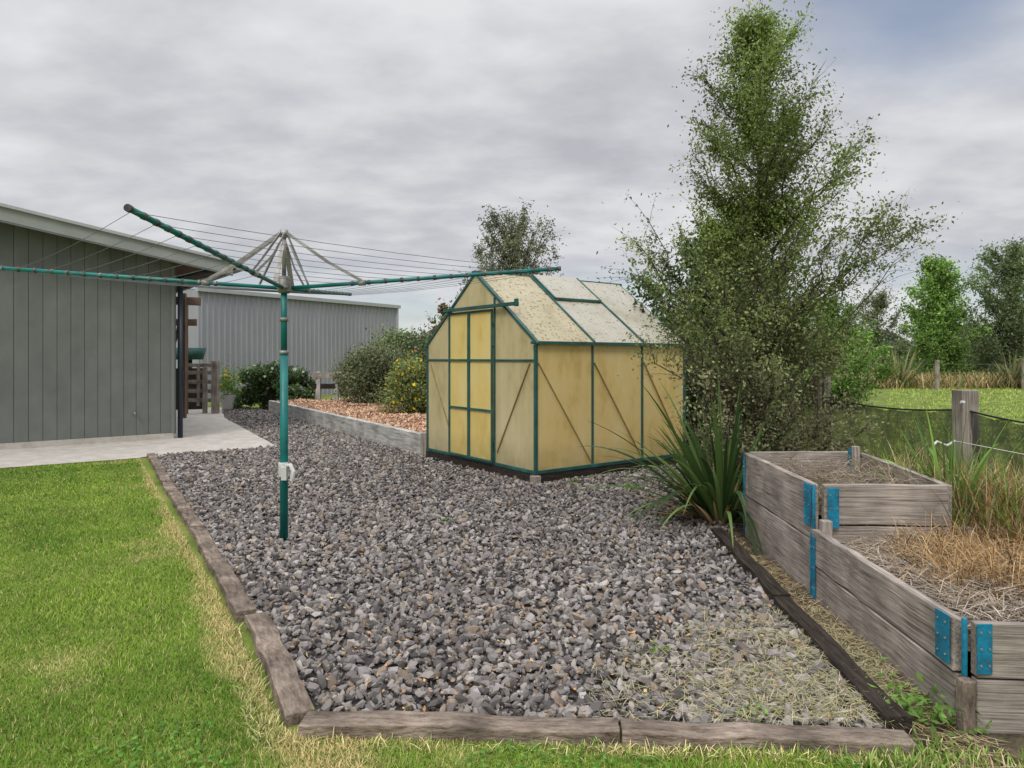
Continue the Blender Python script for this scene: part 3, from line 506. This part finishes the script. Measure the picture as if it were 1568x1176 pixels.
def weed(name,c,r,n,h,z0=0,cols=((.16,.30,.05),(.21,.37,.07),(.11,.22,.04)),leaf=.022):
    v=rng.normal(size=(n,3))*np.array([r,r,h*.35]); v[:,2]=np.abs(v[:,2])+z0+.01; v[:,:2]+=np.array(c); leaves(name,v,leaf,pick(list(cols),n),flat=.5,aspect=.45)
weed('leafy_weed',(1.66,2.86),.07,130,.16); weed('leafy_weed',(1.74,2.72),.06,80,.18); weed('leafy_weed',(.72,3.4),.03,35,.1,leaf=.016); weed('leafy_weed',(1.0,2.83),.04,40,.08,leaf=.016); weed('leafy_weed',(1.35,7.75),.06,90,.14); weed('leafy_weed',(-.6,6.2),.02,40,.06);weed('leafy_weed',(.75,8.15),.04,60,.1)
x,y=samp(GR,1000,.7); n=len(x); leaves('fallen_leaves',np.stack([x,y,rng.uniform(.03,.05,n)],1),.014,pick([(.50,.25,.09),(.44,.27,.13),(.32,.19,.10),(.52,.40,.2)],n),flat=.6,aspect=.5,mat=M['dry'])
x,y=samp([(-.9,2.85),(1.5,2.75),(1.55,4.2),(-1.3,4.0)],380); n=len(x); leaves('fallen_leaves',np.stack([x,y,rng.uniform(.035,.05,n)],1),.011,pick([(.55,.30,.11),(.46,.28,.13),(.34,.20,.10)],n),flat=.6,aspect=.5,mat=M['dry'])
# ---------------------------------------------------------------- planter boxes
pb=empty('raised_timber_planter'); wd=M['wood']
def lx(y): return 1.82+(y-2.74)*(.135/3.0)
for z,h in((.175,.345),(.53,.345)): board('tall_side',(lx(4.30)+.02,4.30,z),(lx(5.75)+.02,5.75,z),.045,h,wd,pb,warp=.006)
for z,h in((.108,.212),(.33,.215)): board('low_side',(lx(2.78),2.78,z),(lx(4.24),4.24,z),.045,h,wd,pb,warp=.006)
for z,h in((.175,.345),(.53,.345)):
    board('tall_back',(lx(5.75)+.06,5.78,z),(2.93,5.82,z),.045,h,wd,pb); board('tall_right',(2.74,4.28,z),(2.95,5.76,z),.045,h,wd,pb)
for z,h in((.16,.31),(.385,.13),(.585,.25)): board('cross',(lx(4.27)+.06,4.28,z),(2.70,4.24,z),.045,h,wd,pb)
for z,h in((.108,.212),(.33,.215)):
    board('low_front',(lx(2.74)+.035,2.74,z),(3.3,2.66,z),.045,h,wd,pb); board('low_right',(3.3,2.7,z),(3.35,4.3,z),.045,h,wd,pb)
board('low_back',(2.78,4.30,.22),(3.33,4.28,.22),.045,.43,wd,pb)
board('corner_stake_a',(1.795,2.70,0),(1.795,2.70,.23),.05,.05,M['wood_brown'],pb); board('corner_stake_b',(1.93,4.2,0),(1.93,4.2,.5),.06,.06,wd,pb)
board('inner_stake',(2.02,4.36,.3),(2.02,4.36,.68),.05,.05,wd,pb); board('inner_stake_b',(2.88,5.72,.3),(2.88,5.72,.76),.05,.05,wd,pb)
so=MB(); so.poly([(1.85,2.77,.31),(3.28,2.7,.31),(3.3,4.22,.31),(1.92,4.22,.31)]); so.poly([(1.96,4.31,.5),(2.72,4.3,.5),(2.92,5.74,.5),(2.0,5.73,.5)]); so.obj('soil_fill',M['dirt'],pb)
bl=MB(); bo=MB()
def plateX(x,y,z,w,h):
    bl.box((x,y,z),(.006,w,h))
    for dy in(-w*.28,w*.28):
        for dz in(-h*.33,0,h*.33): bo.tube([(x-.003,y+dy,z+dz),(x-.007,y+dy,z+dz)],.005,6)
def plateY(x,y,z,w,h):
    bl.box((x,y,z),(w,.006,h))
    for dx in(-w*.28,w*.28):
        for dz in(-h*.33,0,h*.33): bo.tube([(x+dx,y-.003,z+dz),(x+dx,y-.007,z+dz)],.005,6)
plateX(lx(4.32)-.010,4.35,.57,.10,.26); plateY(lx(4.25)+.10,4.222,.57,.07,.25); bl.tube([(lx(4.26)-.01,4.25,.43),(lx(4.26)-.01,4.25,.71)],.012,8)
plateX(lx(4.20)-.030,4.20,.21,.04,.38); bl.tube([(lx(4.26)-.02,4.26,0.02),(lx(4.26)-.02,4.26,.41)],.010,8)
plateX(lx(2.83)-.034,2.84,.345,.09,.20); plateY(lx(2.74)+.055,2.708,.345,.06,.20); bl.tube([(lx(2.74)-.012,2.728,.23),(lx(2.74)-.012,2.728,.46)],.011,8)
plateX(lx(5.72)-.010,5.72,.36,.03,.7); plateY(2.86,5.75,.66,.06,.15)
bl.obj('blue_brackets',M['blue'],pb,.002); bo.obj('bracket_bolts',M['galv'],pb)
# ---------------------------------------------------------------- netting fence
nf=empty('netting_fence')
FP=[(3.05,8.9),(3.38,7.5),(3.78,5.72),(4.1,4.2),(4.45,2.6)]; tops=[1.10,1.08,1.06,1.04,1.0]
V=[];F=[];path=[]
for i in range(4):
    for t in np.linspace(0,1,16,endpoint=False): path.append((FP[i][0]*(1-t)+FP[i+1][0]*t,FP[i][1]*(1-t)+FP[i+1][1]*t,(tops[i]*(1-t)+tops[i+1]*t)-.06*4*t*(1-t)))
for k,(x0,y0,tz_) in enumerate(path):
    for j in range(6):
        V.append((x0+.035*math.sin(k*1.7+j*.8),y0+.03*math.cos(k*.9),.05+(tz_-.05)*j/5+(.018*math.sin(k*2.3) if j==5 else 0)))
for k in range(len(path)-1):
    for j in range(5): a_=k*6+j; F.append((a_,a_+1,a_+7,a_+6))
np_mesh('shade_netting',V,F,M['net'],None,nf,True)
for i,(x0,y0) in enumerate(FP):
    if i in(0,): continue
    board('post_%d'%i,(x0+.03,y0,-.1),(x0+.02,y0,1.23 if i!=1 else 1.32),.14,.14,M['wood'],nf,warp=.008)
w=MB(); w.tube([(p_[0],p_[1],p_[2]+.01) for p_ in path],.008,5,False); w.obj('fence_wire',M['black'],nf)
w=MB(); w.tube([(3.2,4.93,.90),(3.7,4.3,.80),(4.3,3.6,.68)],.0025,4,False); w.obj('electric_tape',M['white'],nf)
ins=MB(); ins.tube([(3.70,5.62,1.14),(3.62,5.5,1.13),(3.6,5.44,1.15)],.011,8); ins.tube([(3.0,4.86,.88),(3.05,4.9,.90),(3.12,4.9,.87),(3.2,4.93,.90)],.009,7); ins.obj('gate_insulator',M['white'],nf)
bp_=MB(); bp_.tube([(3.34,7.3,.9),(3.32,7.28,1.38),(3.2,7.25,1.42),(3.05,7.25,1.42)],.018,8); bp_.obj('pipe',M['galv'],nf)
pf=empty('paddock_fence')
for i,x0 in enumerate((12,16,20.3,24.4,28.6,32.8)): board('post_%d'%i,(x0,33-.02*x0,0),(x0,33-.02*x0,1.4),.15,.15,M['wood'],pf)
w=MB()
for z in(.4,.8,1.2): w.tube([(10,32.9,z),(36,32.4,z)],.007,4,False)
w.obj('fence_wires',M['wire'],pf)
pt=empty('potted_plant',(-8.0,19.2,0)); q=MB(); q.tube([(0,0,0),(0,0,.1),(0,0,.42),(0,0,.45)],[.13,.15,.21,.22],16); q.obj('pot',M['terracotta'],pt)
v=rng.normal(size=(900,3))*np.array([.16,.16,.22])+np.array([0,0,.75]); leaves('foliage',v,.04,pick([(.13,.24,.05),(.2,.34,.07)],900),pt); v=rng.normal(size=(60,3))*np.array([.15,.15,.15])+np.array([0,-.1,.9]); leaves('flowers',v,.035,pick([(.7,.5,.02)],60),pt,aspect=.9)
# ---------------------------------------------------------------- sky / light
sun_el,sun_rot=math.radians(45),math.radians(200)
W=bpy.data.worlds.new('World'); S.world=W; W.use_nodes=True; nt=W.node_tree; N=nt.nodes; L=nt.links; N.clear()
out=N.new('ShaderNodeOutputWorld'); bg=N.new('ShaderNodeBackground'); sky=N.new('ShaderNodeTexSky'); sky.sky_type='NISHITA'; sky.sun_disc=False; sky.sun_elevation=sun_el; sky.sun_rotation=sun_rot
L.new(sky.outputs[0],bg.inputs[0]); bg.inputs[1].default_value=.12
tc=N.new('ShaderNodeTexCoord'); sp=N.new('ShaderNodeSeparateXYZ'); L.new(tc.outputs['Generated'],sp.inputs[0])
def mth(op,a,b=None,c=None):
    n=N.new('ShaderNodeMath'); n.operation=op
    for i,v in enumerate((a,b,c)):
        if v is None: continue
        if isinstance(v,(int,float)): n.inputs[i].default_value=v
        else: L.new(v,n.inputs[i])
    return n.outputs[0]
def mrange(v,a,b,c,d,smooth=True):
    n=N.new('ShaderNodeMapRange'); n.interpolation_type='SMOOTHSTEP' if smooth else 'LINEAR'; L.new(v,n.inputs[0])
    for i,q in enumerate((a,b,c,d)): n.inputs[i+1].default_value=q
    return n.outputs[0]
z=mth('MAXIMUM',sp.outputs[2],0.0); zz=mth('ADD',z,.24)
cx=mth('DIVIDE',sp.outputs[0],zz); cy=mth('DIVIDE',sp.outputs[1],zz); cb=N.new('ShaderNodeCombineXYZ'); L.new(cx,cb.inputs[0]); L.new(cy,cb.inputs[1])
def cn(scale,det,sx,sy,off,rgh=.55,dist=.3):
    mp=N.new('ShaderNodeMapping'); mp.inputs['Scale'].default_value=(sx,sy,1); mp.inputs['Location'].default_value=(off,off*.7,0); mp.inputs['Rotation'].default_value=(0,0,.15); L.new(cb.outputs[0],mp.inputs[0])
    n=N.new('ShaderNodeTexNoise'); n.noise_dimensions='2D'; n.inputs['Scale'].default_value=scale; n.inputs['Detail'].default_value=det; n.inputs['Roughness'].default_value=rgh; n.inputs['Distortion'].default_value=dist; L.new(mp.outputs[0],n.inputs['Vector']); return n.outputs[0]
n1=cn(1.3,3,.9,1.2,3.1,.5,0); n2=cn(4.6,4,.9,1.3,8.2,.55,.0)
v=mth('ADD',mth('MULTIPLY',n1,.66),mth('MULTIPLY',n2,.34))
r=N.new('ShaderNodeValToRGB'); e=r.color_ramp.elements; e.new(.5);e.new(.6)
for i,(p_,c_) in enumerate(((.34,(.52,.525,.57)),(.46,(.62,.625,.665)),(.54,(.71,.715,.745)),(.66,(.82,.825,.845)))): e[i].position=p_; e[i].color=(*c_,1)
L.new(v,r.inputs[0])
bg2=N.new('ShaderNodeBackground'); L.new(r.outputs[0],bg2.inputs[0]); L.new(mrange(z,.48,1.0,.94,3.2),bg2.inputs[1])
dv=N.new('ShaderNodeVectorMath'); dv.operation='DOT_PRODUCT'; L.new(tc.outputs['Generated'],dv.inputs[0]); vv=Vector((.52,.80,.55)).normalized(); dv.inputs[1].default_value=vv
gap=mth('MULTIPLY',mrange(dv.outputs['Value'],.965,1.0,0,.7),mrange(n1,.35,.6,1,.5))
hz_=mth('MULTIPLY',mrange(z,.0,.17,.75,0),mrange(n1,.40,.62,1.0,.15)); gp=mth('MAXIMUM',gap,hz_)
mx=N.new('ShaderNodeMixShader'); L.new(gp,mx.inputs[0]); L.new(bg2.outputs[0],mx.inputs[1]); L.new(bg.outputs[0],mx.inputs[2]); L.new(mx.outputs[0],out.inputs[0])
sl_=bpy.data.lights.new('sun','SUN'); sl_.energy=1.5; sl_.angle=math.radians(16); sl_.color=(1,.95,.87); so_=link(bpy.data.objects.new('sun',sl_))
dirv=Vector((math.cos(sun_el)*math.sin(sun_rot),math.cos(sun_el)*math.cos(sun_rot),math.sin(sun_el)))
so_.rotation_euler=dirv.to_track_quat('Z','Y').to_euler()
cam=bpy.data.cameras.new('camera'); cam.lens=24; cam.sensor_width=36; cam.shift_y=-.0255; cam.clip_end=2000; co=link(bpy.data.objects.new('camera',cam)); co.location=(0,0,1.5); co.rotation_euler=(math.pi/2,0,0); S.camera=co
